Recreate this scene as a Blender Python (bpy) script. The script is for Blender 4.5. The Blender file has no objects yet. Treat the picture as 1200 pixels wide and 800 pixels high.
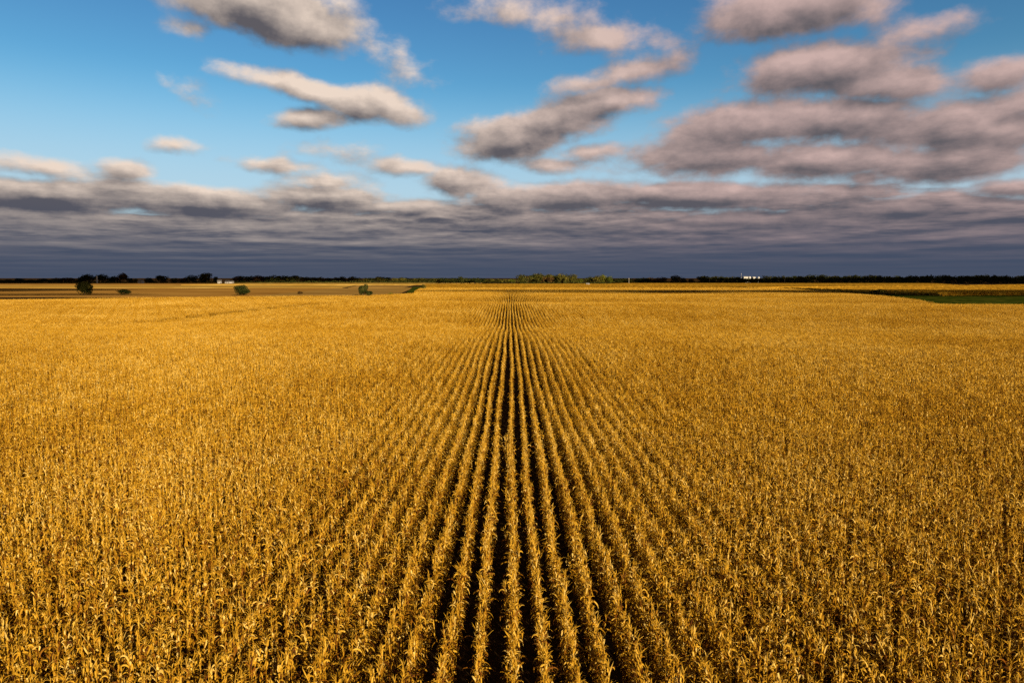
import bpy, math, random
import numpy as np
from mathutils import Vector, Matrix

R = math.radians
C = bpy.context.scene.collection
sc = bpy.context.scene
rng = np.random.default_rng(7)
random.seed(7)

# ------------------------------------------------------------------ camera
CAM_Z = 11.4
PITCH, YAW = R(5.32), R(0.14)
cam_d = bpy.data.cameras.new('camera')
cam_d.lens = 24.0
cam_d.sensor_width = 36.0
cam_d.clip_start = 0.3
cam_d.clip_end = 30000
cam = bpy.data.objects.new('camera', cam_d)
C.objects.link(cam)
cam.location = (0, 0, CAM_Z)
cam.rotation_euler = (R(90) - PITCH, 0, -YAW)
sc.camera = cam

# ------------------------------------------------------------------ sun, sky, exposure
SUN_EL, SUN_AZ = R(17.0), R(151.7)          # azimuth clockwise from +Y: behind the camera, to its right
S = Vector((math.cos(SUN_EL) * math.sin(SUN_AZ), math.cos(SUN_EL) * math.cos(SUN_AZ), math.sin(SUN_EL)))
sun_d = bpy.data.lights.new('sun', 'SUN')
sun_d.energy = 5.0
sun_d.angle = R(0.5)
sun_d.color = (1.0, 0.81, 0.54)
sun = bpy.data.objects.new('sun', sun_d)
C.objects.link(sun)
sun.location = (60, -100, 60)
sun.rotation_euler = (-S).to_track_quat('-Z', 'Y').to_euler()

EXPOSURE = 0.9                     # the photograph is exposed bright, with deep shade
DIM = 2.0 ** -EXPOSURE
SKY_STRENGTH = 0.1 * DIM
sc.view_settings.view_transform = 'Standard'
sc.view_settings.look = 'None'
sc.view_settings.gamma = 1.0
sc.view_settings.use_curve_mapping = False
sc.view_settings.exposure = EXPOSURE
sc.cycles.max_bounces = 4
sc.cycles.diffuse_bounces = 2
sc.cycles.glossy_bounces = 1
sc.cycles.transmission_bounces = 1
sc.cycles.use_denoising = False
sc.cycles.use_adaptive_sampling = True
sc.cycles.adaptive_threshold = 0.015


def px_angles(x, y):
    """azimuth / elevation of the direction seen at a place of the 1200x800 photo"""
    v = Vector((x - 600.0, 400.0 - y, -800.0))
    d = (cam.rotation_euler.to_matrix() @ v).normalized()
    return math.atan2(d.x, d.y), math.asin(d.z)


class NT:
    """small helper for writing node trees"""
    def __init__(self, tree):
        self.t = tree

    def put(self, sock, v):
        if isinstance(v, bpy.types.NodeSocket):
            self.t.links.new(v, sock)
        elif v is not None:
            sock.default_value = v

    def new(self, kind, **kw):
        n = self.t.nodes.new(kind)
        for k, v in kw.items():
            setattr(n, k, v)
        return n

    def m(self, op, a, b=None, c=None, clamp=False):
        n = self.new('ShaderNodeMath', operation=op, use_clamp=clamp)
        self.put(n.inputs[0], a); self.put(n.inputs[1], b); self.put(n.inputs[2], c)
        return n.outputs[0]

    def vm(self, op, a, b=None, scale=None):
        n = self.new('ShaderNodeVectorMath', operation=op)
        self.put(n.inputs[0], a); self.put(n.inputs[1], b)
        if scale is not None:
            self.put(n.inputs['Scale'], scale)
        return n.outputs['Value'] if op in ('LENGTH', 'DOT_PRODUCT', 'DISTANCE') else n.outputs[0]

    def noise(self, vec, scale, detail=4, rough=0.55, dist=0.0, color=False, dims='3D'):
        n = self.new('ShaderNodeTexNoise', noise_dimensions=dims)
        self.put(n.inputs['Vector'], vec)
        n.inputs['Scale'].default_value = scale
        n.inputs['Detail'].default_value = detail
        n.inputs['Roughness'].default_value = rough
        n.inputs['Distortion'].default_value = dist
        return n.outputs['Color'] if color else n.outputs['Fac']

    def rng(self, v, a, b, c=0.0, d=1.0, smooth=True):
        n = self.new('ShaderNodeMapRange', interpolation_type='SMOOTHSTEP' if smooth else 'LINEAR', clamp=True)
        self.put(n.inputs['Value'], v)
        for k, x in zip(('From Min', 'From Max', 'To Min', 'To Max'), (a, b, c, d)):
            self.put(n.inputs[k], x)
        return n.outputs['Result']

    def mix(self, f, a, b, blend='MIX'):
        n = self.new('ShaderNodeMix', data_type='RGBA', blend_type=blend)
        self.put(n.inputs['Factor'], f)
        self.put(n.inputs['A'] if False else n.inputs[6], a)
        self.put(n.inputs[7], b)
        return n.outputs[2]

    def mapping(self, vec, loc=(0, 0, 0), rot=0.0, scale=(1, 1, 1), kind='POINT'):
        n = self.new('ShaderNodeMapping', vector_type=kind)
        self.put(n.inputs['Vector'], vec)
        n.inputs['Location'].default_value = loc
        n.inputs['Rotation'].default_value = (0, 0, rot)
        n.inputs['Scale'].default_value = scale
        return n.outputs[0]

    def ramp(self, f, stops):
        n = self.new('ShaderNodeValToRGB')
        self.put(n.inputs[0], f)
        e = n.color_ramp.elements
        while len(e) < len(stops):
            e.new(0.5)
        for el, (p, c) in zip(e, stops):
            el.position = p
            el.color = (*c, 1)
        return n.outputs[0]


# ---- the clouds of the sky: (photo x, y, half width, half height, tilt in degrees, weight)
CLOUDS = [
    (305, 2, 125, 40, -8, 1.25), (365, 30, 60, 30, -10, 1.2), (215, 34, 24, 7, 0, .35),
    (370, 108, 88, 15, -10, 1.1), (425, 124, 66, 22, -3, 1.25), (372, 138, 50, 15, 3, 1.25), (212, 108, 26, 8, -12, .25),
    (468, 78, 18, 6, -18, .1), (620, 20, 70, 14, -6, .42), (690, 42, 85, 20, -8, .58), (655, 20, 45, 12, 0, .4),
    (752, 84, 62, 17, 8, .9), (700, 98, 45, 9, 6, .55), (715, 120, 60, 20, 8, 1.2), (655, 142, 70, 24, 9, 1.2),
    (606, 162, 78, 26, 4, 1.3), (690, 178, 55, 10, 0, .7), (650, 193, 34, 9, 0, .75), (788, 144, 16, 6, 0, .35),
    (474, 196, 40, 11, 0, .9), (540, 213, 48, 17, 0, 1.0), (385, 215, 48, 12, 0, .8),
    (930, 8, 125, 34, 2, 1.15), (1088, 30, 50, 13, 4, .38),
    (962, 82, 112, 30, -2, 1.25), (1040, 100, 90, 22, -6, 1.15), (1165, 90, 60, 22, 0, .95), (885, 150, 125, 30, 6, 1.15),
    (980, 140, 130, 30, 0, 1.15), (1120, 150, 130, 34, 0, 1.25), (840, 182, 120, 24, 2, 1.15), (970, 190, 120, 22, 0, 1.1),
    (1110, 188, 120, 26, 0, 1.15), (1190, 124, 60, 20, 0, .9), (1010, 208, 26, 9, 0, .7), (1180, 222, 60, 12, 0, .8),
        (50, 196, 60, 12, -3, .85), (145, 200, 36, 10, 0, .65), (330, 196, 40, 6, 0, .35), (205, 170, 20, 6, 0, .3), (392, 177, 18, 6, 0, .15),
    (60, 232, 170, 20, 0, 1.3), (230, 238, 150, 18, -2, 1.25), (385, 232, 90, 16, 0, 1.1), (40, 262, 190, 18, 0, 1.2), (330, 266, 180, 16, 0, 1.2),
    (660, 232, 130, 18, 2, 1.3), (820, 230, 170, 16, -1, 1.25), (600, 262, 180, 18, 0, 1.2), (900, 262, 180, 18, 0, 1.2),
    (1070, 246, 150, 17, 0, 1.25), (480, 244, 90, 10, 0, 1.0),
]


def cloud_group():
    g = bpy.data.node_groups.new('cloud_field', 'ShaderNodeTree')
    g.interface.new_socket('Vector', in_out='INPUT', socket_type='NodeSocketVector')
    g.interface.new_socket('Density', in_out='OUTPUT', socket_type='NodeSocketFloat')
    T = NT(g)
    gi = T.new('NodeGroupInput'); go = T.new('NodeGroupOutput')
    P = gi.outputs[0]                              # (azimuth, elevation, 0)
    st = T.mapping(P, loc=(2.2, 4.7, 0), scale=(1.0, 2.6, 1.0))
    w1 = T.vm('SCALE', T.vm('SUBTRACT', T.noise(st, 7.0, 2, .5, color=True), (0.5, 0.5, 0.5)), scale=0.026)
    w1 = T.vm('MULTIPLY', w1, (1.0, 0.30, 0.0))
    Q = T.vm('ADD', P, w1)
    acc = None
    qs = T.new('ShaderNodeSeparateXYZ'); T.put(qs.inputs[0], Q)
    for (x, y, rx, ry, tilt, w) in CLOUDS:
        if acc is not None:      # one after the other keeps the shader small
            qc = T.new('ShaderNodeCombineXYZ')
            T.put(qc.inputs[0], qs.outputs[0]); T.put(qc.inputs[1], qs.outputs[1]); T.put(qc.inputs[2], acc)
            Q = qc.outputs[0]
        a, e = px_angles(x, y)
        a2, _ = px_angles(x + rx, y)
        _, e2 = px_angles(x, y - ry)
        l = T.vm('LENGTH', T.mapping(Q, loc=(a, e, 0), rot=R(tilt), scale=(abs(a2 - a) * 1.1, abs(e2 - e) * 1.2, 1e5), kind='TEXTURE'))
        f = T.m('MULTIPLY_ADD', l, -w, w)
        acc = f if acc is None else T.m('SMOOTH_MAX', acc, f, 0.25)
    acc = T.m('MAXIMUM', acc, -1.2)
    # puffy detail
    n1 = T.noise(T.mapping(P, loc=(5.2, 1.7, 0), scale=(1.0, 1.55, 1.0)), 12.0, 8, .58, 0.1)
    d = T.m('ADD', acc, T.m('MULTIPLY', T.m('SUBTRACT', n1, 0.5), 1.9))
    # the layered bank towards the horizon: streaks that get thinner as they get lower
    sep = T.new('ShaderNodeSeparateXYZ'); T.put(sep.inputs[0], P)
    az, el = sep.outputs[0], sep.outputs[1]
    v = T.m('DIVIDE', 1.0, T.m('ADD', T.m('MAXIMUM', el, 0.0), 0.035))
    cb = T.new('ShaderNodeCombineXYZ')
    T.put(cb.inputs[0], T.m('MULTIPLY', az, 5.6)); T.put(cb.inputs[1], T.m('MULTIPLY', v, 0.46)); cb.inputs[2].default_value = 3.3
    n2 = T.noise(cb.outputs[0], 1.15, 8, .60, 0.1)
    edge = T.m('ADD', el, T.m('MULTIPLY', T.m('SUBTRACT', T.noise(P, 5.0, 2, .5), 0.5), 0.05))
    bank = T.rng(edge, px_angles(600, 275)[1], px_angles(600, 180)[1], 0.9, -1.5)
    bank = T.m('ADD', bank, T.m('MULTIPLY', T.m('SUBTRACT', n2, 0.5), 3.8))
    bank = T.m('ADD', bank, T.rng(el, px_angles(600, 300)[1], px_angles(600, 262)[1], 1.4, 0.0))
    out = T.m('SMOOTH_MAX', d, bank, 0.3)
    T.put(go.inputs[0], out)
    return g


def build_world():
    w = bpy.data.worlds.new('World')
    sc.world = w
    w.use_nodes = True
    w.cycles.sampling_method = 'NONE'
    t = w.node_tree
    t.nodes.clear()
    T = NT(t)
    sky = T.new('ShaderNodeTexSky', sky_type='NISHITA')
    sky.sun_disc = False
    sky.sun_elevation = SUN_EL
    sky.sun_rotation = SUN_AZ
    sky.altitude = 300
    sky.air_density = 1.0
    sky.dust_density = 0.6
    sky.ozone_density = 2.5
    blue = T.mix(1.0, sky.outputs[0], (0.62, 1.13, 1.17, 1), 'MULTIPLY')
    hsv = T.new('ShaderNodeHueSaturation'); hsv.inputs['Saturation'].default_value = 1.0
    T.put(hsv.inputs['Color'], blue); blue = hsv.outputs[0]; SKYMIX = 1

    tc = T.new('ShaderNodeTexCoord')
    D = T.vm('NORMALIZE', tc.outputs['Generated'])
    s = T.new('ShaderNodeSeparateXYZ'); T.put(s.inputs[0], D)
    az = T.m('ARCTAN2', s.outputs[0], s.outputs[1])
    el = T.m('ARCSINE', s.outputs[2])
    cb = T.new('ShaderNodeCombineXYZ'); T.put(cb.inputs[0], az); T.put(cb.inputs[1], el)
    P = cb.outputs[0]
    g = cloud_group()

    def field(vec):
        n = T.new('ShaderNodeGroup'); n.node_tree = g
        T.put(n.inputs[0], vec)
        return n.outputs[0]
    d0 = field(P)
    cb1 = T.new('ShaderNodeCombineXYZ'); T.put(cb1.inputs[0], T.m('ADD', az, 0.010)); T.put(cb1.inputs[1], T.m('ADD', el, T.m('MULTIPLY_ADD', el, 0.07, 0.002))); T.put(cb1.inputs[2], T.m('MULTIPLY', d0, 1e-6))
    d1 = field(cb1.outputs[0])
    blue = T.mix(T.rng(el, 0.18, 0.42), blue, T.mix(1.0, blue, (0.72, 0.74, 0.90, 1), 'MULTIPLY'))
    pale = T.rng(el, px_angles(600, 250)[1], px_angles(600, 90)[1], 0.75, 0.0)
    blue = T.mix(pale, blue, (5.2, 6.3, 7.4, 1))
    alpha = T.rng(d0, -0.24, 0.50)
    thick = T.rng(d0, -0.1, 1.6)
    low = T.rng(el, px_angles(600, 306)[1], px_angles(600, 218)[1])          # 0 at the horizon, 1 above the bank
    slope = T.m('SUBTRACT', d0, d1)
    lit = T.m('MULTIPLY', slope, T.rng(el, px_angles(600, 300)[1], px_angles(600, 200)[1], 2.3, 1.5))
    lit = T.m('ADD', lit, T.m('MULTIPLY_ADD', thick, -0.95, 0.80))
    cv = T.new('ShaderNodeCombineXYZ')
    T.put(cv.inputs[0], T.m('MULTIPLY', az, 5.5))
    T.put(cv.inputs[1], T.m('DIVIDE', 0.62, T.m('ADD', T.m('MAXIMUM', el, 0.0), 0.035)))
    pn = T.noise(cv.outputs[0], 1.7, 5, .6)
    lit = T.m('ADD', lit, T.m('MULTIPLY', T.m('SUBTRACT', pn, 0.5), 2.3))
    lit = T.m('SUBTRACT', lit, T.rng(el, px_angles(600, 262)[1], px_angles(600, 214)[1], 0.42, 0.0))
    lit = T.m('MULTIPLY', lit, T.m('MULTIPLY_ADD', low, 0.75, 0.25))
    lit = T.m('POWER', T.rng(lit, -0.55, 1.65, smooth=False), 1.25)
    K = DIM / SKY_STRENGTH

    def k(r, g_, b): return (r * K, g_ * K, b * K, 1)
    side = T.rng(az, -0.25, 0.35)
    shade_c = T.mix(low, k(0.062, 0.076, 0.118), k(0.112, 0.106, 0.122))
    lit_c = T.mix(side, k(0.84, 0.69, 0.58), k(0.60, 0.43, 0.40))
    cc = T.mix(lit, shade_c, lit_c)
    col = T.mix(alpha, blue, cc)
    # the bank closes completely close to the horizon
    shut = T.rng(el, px_angles(600, 320)[1], px_angles(600, 262)[1], 0.95, 0.0)
    base_c = T.mix(T.noise(T.mapping(P, scale=(1.0, 14.0, 1.0)), 3.0, 3, .5), k(0.043, 0.068, 0.122), k(0.074, 0.088, 0.135))
    col = T.mix(shut, col, base_c)
    behind = T.m('MAXIMUM', T.rng(el, 0.44, 0.70), T.rng(T.m('ABSOLUTE', az), 0.95, 1.45))  # warm grey overcast added to the unseen sky, tempering the blue ambient light
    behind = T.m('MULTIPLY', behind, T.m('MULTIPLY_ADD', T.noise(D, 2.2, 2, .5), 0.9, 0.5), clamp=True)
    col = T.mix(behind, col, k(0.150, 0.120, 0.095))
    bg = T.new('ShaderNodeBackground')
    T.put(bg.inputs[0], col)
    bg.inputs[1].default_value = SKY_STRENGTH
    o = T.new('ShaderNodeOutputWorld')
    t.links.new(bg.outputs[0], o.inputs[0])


build_world()


# ------------------------------------------------------------------ helpers
def tag(o, label=None, cat=None, group=None, kind=None):
    if label: o['label'] = label
    if cat: o['category'] = cat
    if group: o['group'] = group
    if kind: o['kind'] = kind
    return o


def empty(name, loc, rz=0, scale=1.0):
    o = bpy.data.objects.new(name, None)
    C.objects.link(o)
    o.location = loc
    o.rotation_euler = (0, 0, rz)
    o.scale = (scale,) * 3 if not isinstance(scale, tuple) else scale
    return o


ORD = ['first', 'second', 'third', 'fourth', 'fifth', 'sixth', 'seventh', 'eighth', 'ninth', 'tenth', 'eleventh', 'twelfth', 'thirteenth',
       'fourteenth', 'fifteenth', 'sixteenth', 'seventeenth', 'eighteenth', 'nineteenth', 'twentieth', 'twenty-first', 'twenty-second', 'twenty-third', 'twenty-fourth']


def mesh_of(name, V, F, mats, tint=None, fmat=None, smooth=False):
    me = bpy.data.meshes.new(name)
    me.from_pydata([tuple(map(float, v)) for v in V], [], F)
    for m in (mats if isinstance(mats, (list, tuple)) else [mats]):
        me.materials.append(m)
    if tint is not None:
        a = me.attributes.new('tint', 'FLOAT', 'POINT')
        a.data.foreach_set('value', np.asarray(tint, dtype=np.float32))
    if fmat is not None:
        me.polygons.foreach_set('material_index', np.asarray(fmat, dtype=np.int32))
    if smooth:
        me.polygons.foreach_set('use_smooth', np.ones(len(me.polygons), dtype=bool))
    me.update()
    return me


def link(name, me, parent=None, loc=None):
    o = bpy.data.objects.new(name, me)
    C.objects.link(o)
    if parent: o.parent = parent
    if loc is not None: o.location = loc
    return o


def copy_tree(o):
    c = o.copy(); C.objects.link(c)
    for ch in o.children:
        d = ch.copy(); C.objects.link(d); d.parent = c
    return c


def place(x, y, h=0.0):
    """point on the level plane z=h where the photo shows place (x, y)"""
    v = Vector((x - 600.0, 400.0 - y, -800.0))
    d = cam.rotation_euler.to_matrix() @ v
    t = (h - CAM_Z) / d.z
    return d.x * t, d.y * t


def across(x, D):
    """sideways position at distance D seen at photo x"""
    return (x - 598.0) / 800.0 * D


def terrain(X, Y):
    X = np.asarray(X, dtype=float); Y = np.asarray(Y, dtype=float)
    yy = Y + 0.10 * X + 6 * np.sin(X / 70.0)
    def g(c, s): return np.exp(-((yy - c) / s) ** 2)
    z = 0.55 * g(92, 26) - 0.95 * g(152, 34) + 0.70 * g(232, 36) - 1.35 * g(290, 26) + 0.35 * g(370, 50)
    z = z - 0.25 * g(50, 18) * np.cos(X / 40.0) + 0.12 * np.sin(X / 23.0 + Y / 61.0) * np.clip((Y - 20) / 60, 0, 1)
    fade = np.clip((700 - Y) / 250, 0, 1)
    return z * fade * np.clip(Y / 20, 0, 1)


# ------------------------------------------------------------------ materials
def principled(name):
    m = bpy.data.materials.new(name)
    m.use_nodes = True
    t = m.node_tree
    return m, NT(t), t.nodes['Principled BSDF']


def mat_corn(name, leafy=True):
    m, T, b = principled(name)
    at = T.new('ShaderNodeAttribute', attribute_name='tint')
    oi = T.new('ShaderNodeObjectInfo')
    geo = T.new('ShaderNodeNewGeometry')
    big = T.noise(geo.outputs['Position'], 0.035, 3, .6)
    fine = T.noise(geo.outputs['Position'], 9.0, 2, .5)
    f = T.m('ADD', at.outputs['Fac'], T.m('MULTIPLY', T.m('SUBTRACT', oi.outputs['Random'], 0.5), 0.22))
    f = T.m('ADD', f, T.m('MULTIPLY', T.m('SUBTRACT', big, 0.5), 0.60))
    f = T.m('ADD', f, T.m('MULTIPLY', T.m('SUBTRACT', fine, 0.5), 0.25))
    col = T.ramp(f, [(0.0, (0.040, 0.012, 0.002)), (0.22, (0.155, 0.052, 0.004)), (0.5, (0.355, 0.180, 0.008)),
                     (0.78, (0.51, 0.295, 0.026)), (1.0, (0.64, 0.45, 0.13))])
    T.put(b.inputs['Base Color'], col)
    b.inputs['Roughness'].default_value = 0.62
    b.inputs['Specular IOR Level'].default_value = 0.08
    if leafy:
        tr = T.new('ShaderNodeBsdfTranslucent'); T.put(tr.inputs[0], col)
        mx = T.new('ShaderNodeMixShader'); mx.inputs[0].default_value = 0.14
        out = [n for n in m.node_tree.nodes if n.type == 'OUTPUT_MATERIAL'][0]
        m.node_tree.links.new(b.outputs[0], mx.inputs[1]); m.node_tree.links.new(tr.outputs[0], mx.inputs[2])
        m.node_tree.links.new(mx.outputs[0], out.inputs[0])
    return m


def mat_noise(name, stops, scale=1.0, stretch=(1, 1, 1), rough=0.9, detail=5, bump=0.0, rand=0.0, tint=False, contrast=1.0):
    m, T, b = principled(name)
    geo = T.new('ShaderNodeNewGeometry')
    vec = T.mapping(geo.outputs['Position'], scale=stretch)
    f = T.noise(vec, scale, detail, .62)
    if contrast != 1.0:
        f = T.m('MULTIPLY_ADD', T.m('SUBTRACT', f, 0.5), contrast, 0.5)
    if rand:
        oi = T.new('ShaderNodeObjectInfo')
        f = T.m('ADD', f, T.m('MULTIPLY', T.m('SUBTRACT', oi.outputs['Random'], 0.5), rand))
    if tint:
        at = T.new('ShaderNodeAttribute', attribute_name='tint')
        f = T.m('ADD', f, T.m('SUBTRACT', at.outputs['Fac'], 0.5))
    T.put(b.inputs['Base Color'], T.ramp(f, stops))
    b.inputs['Roughness'].default_value = rough
    b.inputs['Specular IOR Level'].default_value = 0.15 if rough < .8 else 0.0
    if bump:
        bp = T.new('ShaderNodeBump'); bp.inputs['Strength'].default_value = bump; bp.inputs['Distance'].default_value = 0.4
        T.put(bp.inputs['Height'], f); T.put(b.inputs['Normal'], bp.outputs[0])
    return m


M = {}
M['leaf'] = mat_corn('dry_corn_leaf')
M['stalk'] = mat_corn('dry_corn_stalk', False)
M['soil'] = mat_noise('dark_soil', [(0.3, (0.022, 0.013, 0.007)), (0.6, (0.042, 0.025, 0.012)), (0.8, (0.08, 0.048, 0.020))], 3.0, contrast=1.6)
M['far_corn'] = mat_noise('far_corn_canopy', [(0.25, (0.15, 0.066, 0.007)), (0.5, (0.31, 0.160, 0.012)), (0.75, (0.41, 0.24, 0.028))], 0.55, (1, .35, 1), contrast=1.8, bump=.8)
M['soy'] = mat_noise('tan_stubble', [(0.25, (0.18, 0.098, 0.025)), (0.5, (0.29, 0.168, 0.043)), (0.75, (0.39, 0.24, 0.07))], 0.012, (1, 5, 1), contrast=1.8)
M['brown'] = mat_noise('golden_brown_stubble', [(0.25, (0.17, 0.082, 0.018)), (0.5, (0.31, 0.160, 0.034)), (0.75, (0.41, 0.23, 0.055))], 0.010, (1, 6, 1), contrast=1.6)
M['pale'] = mat_noise('pale_straw_field', [(0.3, (0.28, 0.155, 0.026)), (0.55, (0.41, 0.25, 0.050)), (0.8, (0.52, 0.36, 0.11))], 0.012, (1, 5, 1), contrast=1.5)
M['grass'] = mat_noise('green_grass', [(0.3, (0.016, 0.026, 0.003)), (0.55, (0.032, 0.044, 0.005)), (0.8, (0.08, 0.066, 0.010))], 0.05, (1, 2, 1), contrast=1.6)
M['weeds'] = mat_noise('dark_weeds', [(0.3, (0.020, 0.016, 0.006)), (0.6, (0.055, 0.038, 0.010)), (0.8, (0.12, 0.07, 0.018))], 0.3, contrast=1.6)
M['crown_dark'] = mat_noise('dark_foliage', [(0.2, (0.012, 0.016, 0.005)), (0.5, (0.026, 0.032, 0.008)), (0.8, (0.060, 0.055, 0.014))], 0.35, rand=.35, tint=True)
M['crown_olive'] = mat_noise('olive_foliage', [(0.2, (0.025, 0.026, 0.006)), (0.5, (0.060, 0.056, 0.011)), (0.8, (0.13, 0.105, 0.020))], 0.35, rand=.4, tint=True)
M['crown_brown'] = mat_noise('russet_foliage', [(0.2, (0.026, 0.015, 0.006)), (0.5, (0.060, 0.036, 0.012)), (0.8, (0.13, 0.075, 0.022))], 0.35, rand=.35, tint=True)
M['crown_lime'] = mat_noise('lime_foliage', [(0.2, (0.034, 0.044, 0.007)), (0.5, (0.075, 0.088, 0.012)), (0.8, (0.16, 0.145, 0.024))], 0.35, rand=.2, tint=True)
M['bark'] = mat_noise('bark', [(0.3, (0.035, 0.024, 0.016)), (0.7, (0.10, 0.075, 0.05))], 4.0, (1, 1, .2))
M['white_wall'] = mat_noise('white_siding', [(0.3, (0.36, 0.35, 0.33)), (0.7, (0.50, 0.49, 0.47))], 2.0, (.3, .3, 6))
M['grey_roof'] = mat_noise('grey_roofing', [(0.3, (0.11, 0.11, 0.12)), (0.7, (0.22, 0.21, 0.21))], 2.0)
M['red_wall'] = mat_noise('red_barn_boards', [(0.3, (0.10, 0.030, 0.020)), (0.7, (0.18, 0.055, 0.035))], 2.0, (5, 5, .4))
M['steel'] = mat_noise('galvanised_steel', [(0.3, (0.42, 0.42, 0.42)), (0.7, (0.62, 0.62, 0.61))], 1.0, (1, 1, 5), rough=.45)
M['pane'] = mat_noise('dark_window_glass', [(0.3, (0.02, 0.025, 0.03)), (0.7, (0.05, 0.055, 0.06))], 2.0, rough=.15)
M['pole'] = mat_noise('weathered_pole', [(0.3, (0.34, 0.29, 0.22)), (0.7, (0.52, 0.46, 0.36))], 3.0, (1, 1, .2))
M['added_shade_cloud'] = mat_noise('shade_cloud_white', [(0.3, (0.75, 0.75, 0.75)), (0.7, (0.85, 0.85, 0.85))], 0.01)


# ------------------------------------------------------------------ ground
def build_ground():
    ys = np.concatenate([np.arange(-60, 500, 4.0), np.linspace(500, 1500, 41), np.array([1900, 2600, 4000, 7000, 12000, 20000])])
    ys = np.concatenate([[-9000, -2500, -600], ys])
    xh = np.concatenate([np.arange(0, 480, 6.0), np.linspace(480, 1600, 24), [2400, 4500, 9000, 18000]])
    xs = np.concatenate([-xh[::-1], xh[1:]])
    XX, YY = np.meshgrid(xs, ys)
    ZZ = terrain(XX, YY) * (YY > 0)
    V = np.stack([XX, YY, ZZ], -1).reshape(-1, 3)
    nx, ny = len(xs), len(ys)
    i = (np.arange(ny - 1)[:, None] * nx + np.arange(nx - 1)[None, :]).reshape(-1)
    F = np.stack([i, i + 1, i + nx + 1, i + nx], -1).tolist()
    o = link('ground', mesh_of('ground', V, F, M['soil'], smooth=True))
    tag(o, kind='structure')
build_ground()


def field(name, corners, h, mat, label=None, cat=None, kind='stuff', n=60, m=24, rough=0.0):
    """crop stand on the ground: a slab with an uneven top and closed sides; corners (X, Y) near-left, near-right, far-right, far-left"""
    c = np.array(corners, dtype=float)
    u = np.linspace(0, 1, n + 1); v = np.linspace(0, 1, m + 1)
    U, W = np.meshgrid(u, v)
    U = U[..., None]; W = W[..., None]
    Pn = (c[0] * (1 - U) + c[1] * U) * (1 - W) + (c[3] * (1 - U) + c[2] * U) * W
    Z = terrain(Pn[..., 0], Pn[..., 1])
    top = Z + h + (rng.random(Z.shape) - 0.5) * rough
    V = np.concatenate([np.dstack([Pn, top]).reshape(-1, 3)])
    nx = n + 1
    i = (np.arange(m)[:, None] * nx + np.arange(n)[None, :]).reshape(-1)
    F = np.stack([i, i + 1, i + nx + 1, i + nx], -1).tolist()
    border = [k for k in range(nx)] + [k * nx + n for k in range(1, m + 1)] + [m * nx + k for k in range(n - 1, -1, -1)] + [k * nx for k in range(m - 1, 0, -1)]
    V = V.tolist(); base = len(V)
    for b in border:
        x, y, _ = V[b]
        V.append((x, y, float(terrain(x, y)) - 0.1))
    L = len(border)
    for k in range(L):
        F.append([border[k], base + k, base + (k + 1) % L, border[(k + 1) % L]])
    o = link(name, mesh_of(name, V, F, mat))
    tag(o, label, cat, kind=kind)
    return o


# ------------------------------------------------------------------ corn plants
class Buf:
    def __init__(self): self.V = []; self.F = []; self.T = []
    def quadstrip(self, rows, tint):
        """rows: list of equal-length lists of points"""
        b = len(self.V); k = len(rows[0])
        for r in rows:
            self.V.extend(r); self.T.extend([tint] * k)
        for i in range(len(rows) - 1):
            for j in range(k - 1):
                a = b + i * k + j
                self.F.append([a, a + 1, a + k + 1, a + k])
    def tube(self, pts, rad, sides, tint):
        b = len(self.V)
        for (p, r) in zip(pts, rad):
            for s in range(sides):
                a = 2 * math.pi * s / sides
                self.V.append((p[0] + r * math.cos(a), p[1] + r * math.sin(a), p[2])); self.T.append(tint)
        for i in range(len(pts) - 1):
            for s in range(sides):
                a = b + i * sides + s; c = b + i * sides + (s + 1) % sides
                self.F.append([a, c, c + sides, a + sides])
        self.F.append([b + (len(pts) - 1) * sides + s for s in range(sides)])
    def merge(self, o, M4=None):
        b = len(self.V)
        self.V.extend([tuple(M4 @ Vector(v)) for v in o.V] if M4 else o.V)
        self.F.extend([[i + b for i in f] for f in o.F]); self.T.extend(o.T)
    def mesh(self, name, mat): return mesh_of(name, self.V, self.F, mat, self.T)


def leaf(buf, base, phi, th0, th1, L, w, segs, cols, tint, r):
    p = Vector(base); rows = []
    tw = r.uniform(-.5, .5); twr = r.uniform(-1.6, 1.6); dphi = r.uniform(-1.1, 1.1); ex = r.choice((.45, .7, 1.0, 1.7)); kk = r.uniform(.25, .6) if r.random() < .4 else None
    for i in range(segs + 1):
        s = i / segs
        th = th0 + (th1 - th0) * (s ** ex) if kk is None else (th0 - .3 * s if s < kk else max(th1, -1.5) - .1 * s)
        ph = phi + dphi * s
        d = Vector((math.cos(th) * math.cos(ph), math.cos(th) * math.sin(ph), math.sin(th)))
        side = Vector((-math.sin(ph), math.cos(ph), 0))
        up = side.cross(d)
        a = tw + twr * s
        sd = side * math.cos(a) + up * math.sin(a)
        nn = sd.cross(d)
        ww = w * (0.55 + 1.3 * s - 1.75 * s * s) if s < 1 else w * 0.08
        if cols == 3:
            rows.append([tuple(p - sd * ww * .5 + nn * ww * .25), tuple(p), tuple(p + sd * ww * .5 + nn * ww * .25)])
        else:
            rows.append([tuple(p - sd * ww * .5), tuple(p + sd * ww * .5)])
        p = p + d * (L / segs)
    buf.quadstrip(rows, tint)


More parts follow.
